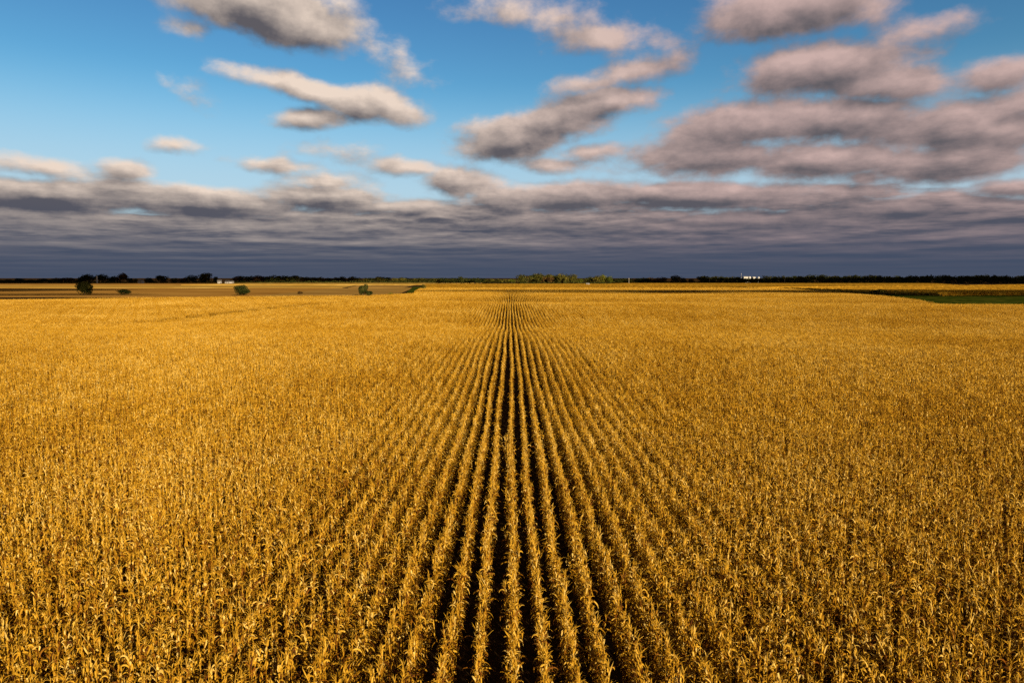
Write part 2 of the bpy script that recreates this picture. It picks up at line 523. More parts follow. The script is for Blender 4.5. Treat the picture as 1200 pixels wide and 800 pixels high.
def plant_parts(seed, lod):
    """returns dict of buffers for one dry maize plant about 2.4 m tall; lod 0 full, 1 middle, 2 coarse"""
    r = random.Random(seed)
    H = r.uniform(1.98, 2.18)
    st, lf, ta, ea = Buf(), Buf(), Buf(), Buf()
    lean = (r.uniform(-.045, .045), r.uniform(-.045, .045))
    def at(z): return (lean[0] * (z / H) ** 1.6, lean[1] * (z / H) ** 1.6, z)
    zz = [0, .6, 1.2, 1.7, H] if lod < 2 else [0, H]
    st.tube([at(z) for z in zz], [0.014 * (1 - .65 * z / H) for z in zz], 4 if lod == 0 else 3, 0.55 + r.uniform(-.12, .12))
    plane = r.uniform(0, math.pi)
    nl = {0: 20, 1: 14, 2: 10}[lod]
    segs = {0: 7, 1: 4, 2: 3}[lod]
    wk = {0: 1.0, 1: 1.15, 2: 1.35}[lod]
    for i in range(nl):
        fz = (i + .5) / nl
        if lod == 2: fz = .35 + .65 * fz
        z = .55 + (H - .60) * fz
        phi = plane + math.pi * (i % 2) + r.gauss(0, .45)
        upper = fz > .55
        if upper:
            th0 = r.uniform(1.0, 1.45); th1 = r.uniform(-1.75, -.9) if r.random() < .9 else r.uniform(.5, 1.2)
            L = (r.uniform(.16, .38) if r.random() < .93 else r.uniform(.40, .55)) * (1.1 - .35 * (fz - .55))
        else:
            th0 = r.uniform(.1, .9); th1 = r.uniform(-1.75, -1.4); L = r.uniform(.22, .38)
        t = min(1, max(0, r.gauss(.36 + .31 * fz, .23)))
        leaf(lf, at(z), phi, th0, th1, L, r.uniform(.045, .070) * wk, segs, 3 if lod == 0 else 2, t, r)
    top = at(H)
    nb = {0: 6, 1: 3, 2: 1}[lod]
    for i in range(nb):
        leaf(ta, top, r.uniform(0, 6.28), 1.5 - (0 if i == 0 else r.uniform(.2, .7)), 1.3 if i == 0 else r.uniform(-.3, .9), r.uniform(.16, .27), .016 * wk, 2 if lod else 3, 2, .72 + r.uniform(-.1, .1), r)
    if lod < 2:
        z = r.uniform(.85, 1.15); a = r.uniform(0, 6.28); b = at(z)
        n = 4; ln = .26; dx, dy = math.cos(a), math.sin(a); dz = r.uniform(-.9, -.2)
        pts = [(b[0] + dx * (.03 + ln * q / n * .5), b[1] + dy * (.03 + ln * q / n * .5), b[2] + dz * ln * q / n) for q in range(n + 1)]
        ea.tube(pts, [.012, .030, .033, .026, .008], 6 if lod == 0 else 4, .85)
    return dict(stalk=st, leaves=lf, tassel=ta, ear=ea)


hidden = bpy.data.collections.new('corn_sources')   # not linked to the scene
N0, N1, N2 = 16, 10, 8
SEG1, SEG2 = 1.6, 6.0
ROW = 0.785
near_parts = []


def build_sources():
    for k in range(N0):
        pp = plant_parts(100 + k, 0)
        near_parts.append(pp)
        b = Buf()
        for q in pp.values(): b.merge(q)
        hidden.objects.link(bpy.data.objects.new('source_%02d' % k, b.mesh('maize', M['leaf'])))
    r = random.Random(5)
    for k in range(N1):
        b = Buf(); y = -SEG1 / 2 + .08
        while y < SEG1 / 2:
            if r.random() > .06:
                q = Buf()
                for z in plant_parts(r.randrange(10 ** 6), 1).values(): q.merge(z)
                b.merge(q, Matrix.Translation((r.gauss(0, .025), y, 0)) @ Matrix.Rotation(r.uniform(0, 6.28), 4, 'Z') @ Matrix.Scale(r.uniform(.9, 1.06), 4))
            y += r.uniform(.13, .21)
        hidden.objects.link(bpy.data.objects.new('source_%02d' % (N0 + k), b.mesh('maize_row', M['leaf'])))
    for k in range(N2):
        b = Buf(); y = -SEG2 / 2 + .1
        while y < SEG2 / 2:
            q = Buf()
            for z in plant_parts(r.randrange(10 ** 6), 2).values(): q.merge(z)
            b.merge(q, Matrix.Translation((r.gauss(0, .02), y, 0)) @ Matrix.Rotation(r.uniform(0, 6.28), 4, 'Z') @ Matrix.Scale(r.uniform(.88, 1.08), 4))
            y += r.uniform(.19, .27)
        hidden.objects.link(bpy.data.objects.new('source_%02d' % (N0 + N1 + k), b.mesh('maize_rows', M['leaf'])))


def left_edge(Y):   # western edge of the main stand of corn
    return np.interp(Y, [0, 60, 128, 201, 233, 294, 351, 411, 520, 847, 1000], [-200, -130, -97, -76, -62, -47, -73, -58, -72, -104, -118])


def right_edge(Y):
    return np.interp(Y, [0, 150, 244, 262, 369, 497, 576, 700, 1000], [260, 200, 180, 172, 192, 226, 240, 246, 250])


def row_wobble(X, Y):
    return 0.06 * np.sin(Y / 9.0 + X * 1.3) + 0.035 * np.sin(Y / 3.7 + X * 2.9) + 0.10 * np.sin(Y / 47.0 + np.floor(X / 9.1) * 1.7)


PX, PY, PZ, PR, PS, PI = [], [], [], [], [], []
near_list = []


def stand():
    far_end = 640.0
    kmin, kmax = -720, 400
    ks = np.arange(kmin, kmax)
    Xr = 0.02 + ks * ROW
    keep_rows = ~((np.abs(Xr + 37.6) < .6))           # the sprayer track
    Xr = Xr[keep_rows]
    # nearest zone: every plant on its own
    y0, y1, y2 = 3.0, 42.0, 135.0
    Y = np.arange(y0, y1, 0.160)
    XX, YY = np.meshgrid(Xr, Y)
    YY = YY + rng.uniform(-.05, .05, XX.shape)
    XX = XX + rng.normal(0, .017, XX.shape)
    m = (np.abs(XX) < YY * .80 + 10) & (rng.random(XX.shape) > .09)
    hole = np.sin(XX * .9 + 4 * np.sin(YY * .35)) * np.sin(YY * .8 + 3 * np.sin(XX * .5)) > .955
    m &= ~hole
    XX, YY = XX[m], YY[m]
    inview = (YY > 14.9) & (YY < 18.5) & (np.abs(XX) < YY * .745)
    order = np.argsort(np.where(inview, YY + 0.02 * np.abs(XX), 1e9))
    near = np.zeros(len(XX), bool); near[order[:300]] = True
    XX = XX + row_wobble(XX, YY)
    for x, y in zip(XX[near], YY[near]): near_list.append((float(x), float(y)))
    XX, YY = XX[~near], YY[~near]
    n = len(XX)
    PX.append(XX); PY.append(YY); PZ.append(terrain(XX, YY))
    PR.append(rng.uniform(0, 6.283, n)); PS.append(rng.uniform(.93, 1.05, n)); PI.append(rng.integers(0, N0, n))
    # middle and far zones: short lengths of row
    for (ya, yb, seg, i0, ni) in ((y1, y2, SEG1, N0, N1), (y2, far_end, SEG2, N0 + N1, N2)):
        Y = np.arange(ya + seg / 2 - .08, yb + seg / 2, seg)
        XX, YY = np.meshgrid(Xr, Y)
        m = (XX < YY * .80 + 10) & (XX > -YY * .80 - 10) & (XX > left_edge(YY)) & (XX < right_edge(YY)) & (YY < far_end + .0 * XX)
        XX, YY = XX[m], YY[m]
        XX = XX + row_wobble(XX, YY)
        n = len(XX)
        PX.append(XX); PY.append(YY); PZ.append(terrain(XX, YY))
        PR.append(rng.integers(0, 2, n) * math.pi); PS.append(rng.uniform(.95, 1.05, n)); PI.append(i0 + rng.integers(0, ni, n))
    # the neighbouring stand to the left, sown along another direction
    a = R(-62)
    ca, sa = math.cos(a), math.sin(a)
    U, W = np.meshgrid(np.arange(-900, 900, ROW), np.arange(-900, 900, SEG2))
    XX = U * ca - W * sa; YY = U * sa + W * ca
    lim = np.interp(XX, [-400, -260, -180, -70], [314, 318, 342, 352])
    m = (YY > 60) & (YY < lim) & (XX < left_edge(YY) - np.interp(YY, [100, 240, 300], [5.5, 6.0, 1.5])) & (XX > -YY * .80 - 14)
    XX, YY = XX[m], YY[m]
    n = len(XX)
    PX.append(XX); PY.append(YY); PZ.append(terrain(XX, YY))
    PR.append(a + rng.integers(0, 2, n) * math.pi); PS.append(rng.uniform(.97, 1.07, n)); PI.append(N0 + N1 + rng.integers(0, N2, n))


def build_crop():
    X = np.concatenate(PX); Y = np.concatenate(PY); Z = np.concatenate(PZ)
    n = len(X)
    print('corn instances', n)
    me = bpy.data.meshes.new('corn_crop')
    me.vertices.add(n)
    me.vertices.foreach_set('co', np.stack([X, Y, Z], -1).astype(np.float32).reshape(-1))
    rot = np.zeros((n, 3), np.float32); rot[:, 2] = np.concatenate(PR)
    solo = np.concatenate(PI) < N0
    tilt = rng.normal(0, .032, (n, 2)) + rng.normal(0, .38, (n, 2)) * (rng.random(n) < .035)[:, None]
    rot[:, :2] = tilt * solo[:, None]
    a = me.attributes.new('rot', 'FLOAT_VECTOR', 'POINT'); a.data.foreach_set('vector', rot.reshape(-1))
    s = np.concatenate(PS).astype(np.float32)
    sv = np.ones((n, 3), np.float32); sv[:, 2] = s
    a = me.attributes.new('siz', 'FLOAT_VECTOR', 'POINT'); a.data.foreach_set('vector', sv.reshape(-1))
    a = me.attributes.new('pick', 'INT', 'POINT'); a.data.foreach_set('value', np.concatenate(PI).astype(np.int32))
    me.update()
    o = link('corn_crop', me)
    g = bpy.data.node_groups.new('corn_crop', 'GeometryNodeTree')
    g.interface.new_socket('Geometry', in_out='INPUT', socket_type='NodeSocketGeometry')
    g.interface.new_socket('Geometry', in_out='OUTPUT', socket_type='NodeSocketGeometry')
    N = g.nodes; Lk = g.links
    gi = N.new('NodeGroupInput'); go = N.new('NodeGroupOutput')
    inst = N.new('GeometryNodeInstanceOnPoints')
    ci = N.new('GeometryNodeCollectionInfo'); ci.inputs[0].default_value = hidden
    ci.inputs['Separate Children'].default_value = True; ci.inputs['Reset Children'].default_value = True
    def named(nm, dt):
        k = N.new('GeometryNodeInputNamedAttribute'); k.data_type = dt; k.inputs[0].default_value = nm
        return k.outputs[0]
    Lk.new(gi.outputs[0], inst.inputs['Points']); Lk.new(ci.outputs[0], inst.inputs['Instance'])
    inst.inputs['Pick Instance'].default_value = True
    Lk.new(named('pick', 'INT'), inst.inputs['Instance Index'])
    Lk.new(named('rot', 'FLOAT_VECTOR'), inst.inputs['Rotation'])
    Lk.new(named('siz', 'FLOAT_VECTOR'), inst.inputs['Scale'])
    Lk.new(inst.outputs[0], go.inputs[0])
    md = o.modifiers.new('corn', 'NODES'); md.node_group = g
    tag(o, 'dense rows of ripe golden dry corn filling the whole field', 'corn field', kind='stuff')


def near_plants():
    r = random.Random(3)
    protos = []
    rows = {}
    for (x, y) in near_list:
        rows.setdefault(int(round((x - 0.02) / ROW)), []).append((y, x))
    lab = {}
    for k, lst in rows.items():
        for n_, (y, x) in enumerate(sorted(lst)):
            where = 'the central row' if k == 0 else '%s row %s of the central row' % (ORD[abs(k) - 1], 'left' if k < 0 else 'right')
            lab[(x, y)] = 'dry corn plant, %s from bottom edge, %s' % (ORD[n_], where)
    for k, pp in enumerate(near_parts):
        meshes = {nm: b.mesh(nm, M['leaf'] if nm in ('leaves', 'tassel') else M['stalk']) for nm, b in pp.items()}
        protos.append(meshes)
    for (x, y) in near_list:
        e = empty('corn_plant', (float(x), float(y), float(terrain(x, y))), r.uniform(0, 6.28), (1, 1, r.uniform(.9, 1.07)))
        tag(e, lab[(x, y)], 'corn plant', 'nearest corn plants in the rows at the bottom edge')
        pm = protos[r.randrange(len(protos))]
        for nm in ('stalk', 'leaves', 'tassel', 'ear'):
            link({'leaves': 'foliage'}.get(nm, nm), pm[nm], e)


build_sources()
stand()
build_crop()
near_plants()

# ------------------------------------------------------------------ far fields
def P0(x, y, h=0.0): return place(x, y, h)

# main stand goes on beyond the drawn rows
field('far_corn_stand', [(-82, 640), (218, 640), (250, 1130), (-128, 1040)], 2.2, M['far_corn'], 'golden corn stand running on to the foot of the olive copse', 'corn field', n=180, m=120, rough=.7)
# left: brown and tan harvested fields
field('brown_field', [(-1300, 395), (-150, 395), (-190, 760), (-1900, 760)], 0.12, M['brown'], 'golden-brown harvested field around the round dark trees on the left', 'field', n=120, m=40, rough=.015)
field('tan_field', [(-150, 352), (-66, 356), (-112, 800), (-190, 760)], 0.14, M['soy'], 'tan harvested field behind the split green tree', 'field', n=60, m=50, rough=.015)
field('pale_strip', [(-1900, 775), (-190, 775), (-236, 1040), (-2200, 1010)], 0.3, M['pale'], 'narrow pale straw strip in front of the left tree line', 'field', n=120, m=30, rough=.2)
field('far_brown_field', [(-2300, 1030), (-520, 1060), (-560, 1480), (-2600, 1480)], 0.2, M['brown'], 'dark brown strip under the left tree line', 'field', n=80, m=30, rough=.15)
field('yellow_field', [(-510, 1062), (-150, 1062), (-60, 1480), (-550, 1480)], 0.8, M['pale'], 'bright yellow strip under the tree line left of centre', 'field', n=80, m=40, rough=.4)
field('back_tan_field', [(-187, 790), (-124, 790), (-148, 1055), (-234, 1055)], .25, M['soy'], 'small tan field between the pale strip and the green grass strip', 'field', n=30, m=30, rough=.02)
# green waterway running away left of centre
field('waterway_grass', [(-66, 418), (-59, 418), (-104, 860), (-122, 860)], 0.35, M['grass'], 'narrow green grass strip running up to the tree line left of centre', 'grass', n=16, m=90, rough=.5)
# right: grass waterway and the second stand of corn
field('grass_strip', [(178, 235), (520, 330), (262, 600), (230, 600)], 0.25, M['grass'], 'dark green grass strip between the two stands of corn on the right', 'grass', n=80, m=80, rough=.3)
field('right_corn_stand', [(268, 428), (900, 450), (1500, 1500), (256, 640)], 2.3, M['far_corn'], 'golden corn stand beyond the green strip on the right', 'corn field', n=220, m=120, rough=.7)
field('far_golden_field', [(262, 760), (640, 960), (900, 1500), (200, 1400)], 1.1, M['far_corn'], 'golden field under the dark wood right of centre', 'field', n=120, m=80, rough=.5)
# rank weeds along the foot of the second stand
def weed_line(name, pts, h, w, label):
    c = []
    b = Buf(); r = random.Random(len(pts))
    for (x0, y0), (x1, y1) in zip(pts[:-1], pts[1:]):
        L = math.hypot(x1 - x0, y1 - y0); k = int(L / .45)
        for i in range(k):
            t = i / k
            x = x0 + (x1 - x0) * t + r.gauss(0, w); y = y0 + (y1 - y0) * t + r.gauss(0, w)
            z = float(terrain(x, y))
            for q in range(3):
                a = r.uniform(0, 6.28); hh = h * r.uniform(.5, 1.15); ww = r.uniform(.3, .7)
                dx, dy = math.cos(a) * ww, math.sin(a) * ww
                b.quadstrip([[(x - dx, y - dy, z), (x + dx, y + dy, z)], [(x - dx * .5, y - dy * .5, z + hh), (x + dx * .4, y + dy * .4, z + hh * .9)]], r.uniform(.2, .8))
    o = link(name, b.mesh(name, M['weeds']))
    tag(o, label, 'weeds', kind='stuff')
weed_line('weeds', [(268, 424), (253, 470), (252, 640), (256, 760)], 1.4, 1.2, 'dark rank weeds along the edge of the right hand corn stand')
weed_line('weeds', [(-100, 130), (-79, 201), (-66, 233), (-59, 262)], 1.0, .5, 'thin dark weeds in the gap along the left edge of the main corn')
weed_line('weeds', [(-60, 425), (-74, 356), (-110, 354)], 1.2, 1.0, 'short dark weeds beside the split green tree')

# ------------------------------------------------------------------ trees
def crown_buf(seed, w, h, z0, n, size, lobes=7, skew=0.0, flat=.0):
    r = random.Random(seed); b = Buf()
    L = []
    for i in range(lobes):
        a = r.uniform(0, 6.28); q = r.random() ** .6
        rr = (w / 2) * .56 * q
        zc = z0 + h * r.uniform(.28, .72) if i else z0 + h * .60
        L.append((rr * math.cos(a) + skew * (zc - z0 - h / 2), rr * math.sin(a), zc, w * r.uniform(.20, .30), h * r.uniform(.20, .32), r.uniform(-.16, .16)))
    L.append((0, 0, z0 + h * .35, w * .38, h * .36, 0))
    for i in range(n):
        cx, cy, cz, lw, lh, lt = L[r.randrange(len(L))]
        v = Vector((r.gauss(0, 1), r.gauss(0, 1), r.gauss(0, 1))).normalized() * (r.random() ** .30)
        p = Vector((cx + v.x * lw, cy + v.y * lw, max(z0 * .6, cz + v.z * lh)))
        nrm = (v + Vector((r.gauss(0, .5), r.gauss(0, .5), r.gauss(0, .5)))).normalized()
        t = nrm.orthogonal().normalized(); u = nrm.cross(t)
        a = r.uniform(0, 6.28); t2 = t * math.cos(a) + u * math.sin(a); u2 = nrm.cross(t2)
        s = size * r.uniform(.55, 1.3)
        k = len(b.V)
        b.V.extend([tuple(p - t2 * s - u2 * s * .6), tuple(p + t2 * s - u2 * s * .6 + nrm * s * .2), tuple(p + t2 * s * .7 + u2 * s * .7), tuple(p - t2 * s * .8 + u2 * s * .5)])
        b.T.extend([min(1, max(0, .5 + lt + r.gauss(0, .10)))] * 4)
        b.F.append([k, k + 1, k + 2, k + 3])
    return b


def trunk_buf(seed, h, rad):
    r = random.Random(seed); b = Buf()
    n = 5
    pts = [(r.gauss(0, .03) * h * .3 * k / n, r.gauss(0, .03) * h * .3 * k / n, h * k / n) for k in range(n + 1)]
    b.tube(pts, [rad * (1 - .75 * k / n) for k in range(n + 1)], 7, .5)
    for k in range(5):
        a = r.uniform(0, 6.28); z = h * r.uniform(.3, .7); ln = h * r.uniform(.25, .45)
        p1 = (math.cos(a) * ln * .6, math.sin(a) * ln * .6, z + ln * .7)
        b.tube([(0, 0, z), ((p1[0]) * .5, p1[1] * .5, z + ln * .4), p1], [rad * .4, rad * .28, rad * .08], 5, .5)
    return b


def tree(name, X, Y, w, h, mat, label, group=None, seed=0, z0=None, n=900, size=.55, lobes=7, skew=0., cat='tree'):
    e = empty(name, (X, Y, float(terrain(X, Y))), random.uniform(0, 0))
    tag(e, label, cat, group)
    z0 = h * .10 if z0 is None else z0
    link('trunk' if cat == 'tree' else 'stem', trunk_buf(seed, h * .8, h * .022 + .04).mesh('trunk', M['bark']), e)
    link('crown', crown_buf(seed + 1, w, h - z0, z0, n, size, lobes, skew).mesh('crown', M[mat]), e)
    return e


def at(x, ybase):
    return place(x, ybase, 0.0)

# lone trees and bushes standing in the left fields: (x, base y)
def lone(name, x, yb, wpx, hpx, mat, label, seed, cat='tree', **kw):
    X, Y = place(x, yb, 0)
    s = Y / 800.0
    return tree(name, X, Y, wpx * s, hpx * s, mat, label, seed=seed, cat=cat, **kw)
lone('round_tree', 99, 346.3, 22, 17.5, 'crown_dark', 'large round nearly black tree alone in the brown field, leftmost of the field trees', 11, n=3800, size=.33, lobes=9, z0=.3)
lone('low_bush', 146, 346.0, 15, 7.0, 'crown_dark', 'low dark mound of bush just right of the large round black tree', 21, cat='bush', n=1300, size=.28, z0=.1)
lone('round_tree', 283, 346.2, 21, 13.5, 'crown_dark', 'wide rounded dark green tree on the brown field edge, below the farmhouse', 31, n=3400, size=.33, lobes=8, z0=.3)
lone('small_bush', 352.5, 345.0, 7, 4.2, 'crown_brown', 'tiny brownish bush alone between the wide rounded tree and the split tree', 41, cat='bush', n=500, size=.22, z0=.1)
lone('green_tree', 425.5, 346.2, 13, 15.5, 'crown_dark', 'upright green tree with a low shoulder on its right, at the corn edge', 54, n=2600, size=.30, lobes=6, z0=.3)
lone('low_bush', 432.5, 346.3, 9, 6.5, 'crown_dark', 'low dark bush hugging the foot of the upright green tree', 58, cat='bush', n=900, size=.26, z0=.1)
lone('small_bush', 458, 347.0, 7, 5.0, 'crown_olive', 'small olive bush right of the upright green tree', 61, cat='bush', n=500, size=.25, z0=.1)
lone('small_tree', 496.5, 340.5, 7, 7.5, 'crown_olive', 'small slim tree standing at the top of the green grass strip', 71, n=600, size=.35, z0=.3)
lone('low_bush', 1031, 344.5, 18, 6.0, 'crown_olive', 'low spreading olive bush alone on the edge of the right corn stand', 81, cat='bush', n=1500, size=.32, z0=.1)
lone('small_bush', 1022, 344.0, 7, 3.2, 'crown_olive', 'small olive tuft at the left foot of the low spreading bush', 83, cat='bush', n=400, size=.26, z0=.1)
lone('small_bush', 781, 337.5, 5, 3.0, 'crown_dark', 'tiny dark bush alone in the golden field right of the copse', 85, cat='bush', n=250, size=.35, z0=.1)

# crowns shared by the trees of the horizon
KINDS = {}
for mt in ('crown_dark', 'crown_olive', 'crown_brown', 'crown_lime'):
    KINDS[mt] = [(crown_buf(900 + k * 7 + len(mt), 1.0, .94, .06, 900, .040, lobes=8).mesh('crown', M[mt])) for k in range(5)]
TR = [trunk_buf(700 + k, .8, .028).mesh('trunk', M['bark']) for k in range(3)]


def far_tree(name, x, top, wpx, mat, label, group=None, D=1450., seed=0, dz=0.0, yb=None):
    r = random.Random(seed * 31 + int(x * 10))
    if yb is not None:
        D = CAM_Z * 800. / (yb - 325.5)
    X = across(x, D); h = CAM_Z + (325.5 - top) * D / 800.0; w = wpx * D / 800.0
    e = empty(name, (X, D, dz), r.uniform(0, 6.28), (w * 1.12, w * 1.12, h * 1.04))
    tag(e, label, 'tree', group)
    link('trunk', TR[r.randrange(3)], e)
    link('crown', KINDS[mat][r.randrange(5)], e)
    return e

# the left tree line, lump by lump: x, top y, width in photo pixels, kind, label
G_LOW = 'low trees of the far left tree line'
for k_, (x, top, w) in enumerate(((3, 327.5, 12), (13, 327, 12), (21, 327.5, 12), (35, 327.6, 13), (43, 327.2, 12), (62, 327.3, 10))):
    far_tree('tree', x, top, w, 'crown_dark', 'low dark tree, %s from the left in the thin tree line at the left edge' % ORD[k_], G_LOW, seed=1)
named_left = [
    (27, 325.5, 13, 'crown_dark', 'small dark hump of a tree rising from the thin tree line at the left'),
    (52, 326.0, 15, 'crown_dark', 'broad low dark tree left of the wider dark clump above the round field tree'),
    (72, 325.2, 15, 'crown_dark', 'dark tree on the left shoulder of the clump behind the large round field tree'),
    (84, 325.0, 16, 'crown_brown', 'brownish dark tree directly behind the crown of the large round field tree'),
    (96, 324.5, 13, 'crown_dark', 'dark tree behind the right side of the large round field tree'),
    (106.5, 320.8, 17, 'crown_dark', 'tall dark domed tree, leftmost of the three tall ones by the pale silo'),
    (123, 320.9, 18, 'crown_dark', 'tall dark domed tree right beside the pale silo, middle of the three'),
    (134, 323.0, 14, 'crown_dark', 'dark tree filling the dip between the second and third tall domes'),
    (144, 320.0, 15, 'crown_brown', 'tall russet-dark domed tree, rightmost of the three tall ones by the silo'),
    (155, 325.5, 9, 'crown_dark', 'low dark tree just left of the small white house'),
    (160, 326.3, 7, 'crown_olive', 'tiny olive tree touching the left wall of the small white house'),
    (178, 325.0, 14, 'crown_dark', 'low dark tree immediately right of the small white house'),
    (193, 322.0, 16, 'crown_dark', 'dark rounded tree, taller one right of the small white house'),
    (206, 325.0, 13, 'crown_olive', 'low olive tree between the rounded tree and the tall domed pair'),
    (216, 324.8, 12, 'crown_brown', 'low russet tree left of the tall pair by the farmhouse'),
    (227, 321.8, 14, 'crown_dark', 'dark tree with pointed top, left one of the tall pair by the farmhouse'),
    (243, 318.9, 20, 'crown_dark', 'tallest dark spreading tree just left of the farmhouse'),
    (255, 323.5, 7, 'crown_dark', 'narrow dark tree touching the farmhouse gable'),
    (279, 323.4, 11, 'crown_brown', 'russet tree at the right end of the farmhouse'),
]
for i, (x, top, w, mt, lb) in enumerate(named_left):
    far_tree('tree', x, top, w, mt, lb, 'trees of the left tree line', seed=3 + i, D=1430)
r_ = random.Random(12)
# unbroken belts made of look-alike trees
def belt(x0, x1, step, top, jit, kinds, label, group, D, w=(11, 16), dz=0.):
    x = x0; k = 0
    ADJ = dict(crown_dark='dark', crown_olive='olive', crown_brown='russet', crown_lime='yellow-green')
    while x < x1:
        mt = kinds[r_.randrange(len(kinds))]
        far_tree('tree', x + r_.uniform(-1, 1), top + r_.uniform(-jit, jit), r_.uniform(*w), mt, '%s tree from the left, %s, in %s' % (ORD[k], ADJ[mt], label), group, D=D + r_.uniform(-25, 25), seed=k + int(x0), dz=dz)
        x += step * r_.uniform(.8, 1.2); k += 1
belt(287, 352, 6.5, 322.6, .9, ['crown_dark', 'crown_brown', 'crown_olive', 'crown_dark'], 'the dense belt right of the farmhouse', 'dense belt right of the farmhouse', 1440)
belt(356, 470, 8.0, 324.4, .8, ['crown_olive', 'crown_dark', 'crown_olive'], 'the low belt behind the upright field tree', 'low olive belt left of centre', 1480)
belt(474, 512, 8.0, 325.6, .5, ['crown_olive', 'crown_dark'], 'the very low belt above the grass strip', 'very low belt above the grass strip', 1500)
belt(514, 564, 7.0, 325.4, .5, ['crown_dark'], 'the short dark belt left of the copse', 'short dark belt left of centre', 1300)
far_tree('tree', 541, 323.2, 10, 'crown_dark', 'small dark peak of a tree rising over the short dark belt', seed=77, D=1310)
belt(568, 606, 7.0, 326.5, .5, ['crown_lime', 'crown_olive'], 'the low clump just left of the copse', 'low yellow-green trees beside the copse', 1330)
# the lit copse in the middle
belt(611, 672, 6.0, 320.6, .9, ['crown_olive', 'crown_dark', 'crown_olive', 'crown_dark'], 'the back of the big central copse', 'trees of the big central copse', 1190, (11, 15))
belt(611, 672, 7.0, 323.6, .9, ['crown_olive', 'crown_olive', 'crown_brown'], 'the front of the big central copse', 'trees of the big central copse', 1160, (9, 13))
far_tree('tree', 679, 326.0, 11, 'crown_lime', 'low yellow-green tree in the gap between the two central clumps', seed=5, D=1170)
far_tree('tree', 690, 323.6, 12, 'crown_dark', 'dark rounded tree, left one of the small clump right of the big copse', seed=6, D=1090)
far_tree('tree', 699, 322.6, 12, 'crown_olive', 'olive rounded tree in the middle of the small clump right of the big copse', seed=7, D=1080)
far_tree('tree', 707, 320.6, 9, 'crown_lime', 'tallest slim lime-green tree of the small clump right of the big copse', seed=8, D=1100)
far_tree('tree', 714, 323.2, 9, 'crown_lime', 'shorter lime-green tree at the right end of the small clump', seed=9, D=1090)
belt(721, 745, 8.0, 325.8, .5, ['crown_dark'], 'the low pair right of the lime-green clump', 'low dark trees right of the clump', 1380)
belt(747, 782, 7.0, 325.0, .6, ['crown_dark', 'crown_brown'], 'the belt between the two light poles', 'dark belt between the poles', 1400)
far_tree('tree', 791, 322.0, 14, 'crown_dark', 'dark domed tree rising at the end of the belt left of the second pole', seed=14, D=1390)
far_tree('tree', 801, 325.2, 10, 'crown_dark', 'low dark tree right of the dark domed tree', seed=15, D=1390)
far_tree('tree', 809, 326.3, 9, 'crown_brown', 'low russet tree in the dip right of the dark dome', seed=18, D=1390)
far_tree('tree', 822, 322.8, 13, 'crown_dark', 'broad dark tree at the left end of the long right hand wood', seed=16, D=1400)

# the long dark wood to the right reads as one mass
def wood():
    b = Buf(); r = random.Random(44)
    x = 826.
    while x < 1330:
        for row in range(2):
            D = 1430 + 45 * row + r.uniform(-15, 15)
            top = 322.4 + .5 * math.sin(x / 31.) + .4 * math.sin(x / 11.) + r.uniform(-.6, .6) - (0.9 if 950 < x < 1060 else 0) - (.5 if x > 1060 else 0)
            if 862 < x < 894: top = 325.2 + r.uniform(0, .4)
            h = CAM_Z + (325.5 - top) * D / 800.; w = r.uniform(10, 17) * D / 800.
            X = across(x + r.uniform(-2, 2), D)
            c = crown_buf(r.randrange(10 ** 6), w, h * .95, h * .03, 330, 1.0, lobes=6)
            b.merge(c, Matrix.Translation((X, D, 0)))
            b.tube([(X, D, 0), (X, D, h * .7)], [.35, .12], 5, .4)
        x += 6.0
    # the same wood seen beyond the left edge of the photo
    x = -8.
    while x > -140:
        D = 1450 + r.uniform(-20, 20); h = 13 + r.uniform(0, 4); w = r.uniform(10, 16) * D / 800.
        b.merge(crown_buf(r.randrange(10 ** 6), w, h * .95, .5, 220, 1.1, lobes=6), Matrix.Translation((across(x, D), D, 0)))
        x -= 9
    o = link('distant_wood', b.mesh('distant_wood', M['crown_dark']))
    tag(o, 'long dark russet-green wood along the right half of the horizon', 'wood', kind='stuff')
wood()

# undergrowth closing the foot of the tree lines
def undergrowth():
    b = Buf(); r = random.Random(9)
    for (xa, xb, D) in ((-60, 600, 1415), (604, 676, 1150), (684, 718, 1075), (718, 830, 1375), (826, 1330, 1405)):
        x = xa
        while x < xb:
            if not (163 < x < 171 or 257 < x < 274):
                w = r.uniform(6, 10) * D / 800; h = r.uniform(3.5, 6.5)
                b.merge(crown_buf(r.randrange(10 ** 6), w, h, .1, 70, .8, lobes=3), Matrix.Translation((across(x, D), D + r.uniform(-8, 8), 0)))
            x += 3.2
    o = link('undergrowth', b.mesh('undergrowth', M['crown_dark']))
    tag(o, 'dark undergrowth along the foot of the tree lines', 'undergrowth', kind='stuff')
undergrowth()

# ------------------------------------------------------------------ buildings and poles
def box(b, x0, x1, y0, y1, z0, z1):
    k = len(b.V)
    b.V.extend([(x, y, z) for z in (z0, z1) for y in (y0, y1) for x in (x0, x1)]); b.T.extend([.5] * 8)
    for f in ((0, 2, 3, 1), (4, 5, 7, 6), (0, 1, 5, 4), (2, 6, 7, 3), (0, 4, 6, 2), (1, 3, 7, 5)):
        b.F.append([i + k for i in f])


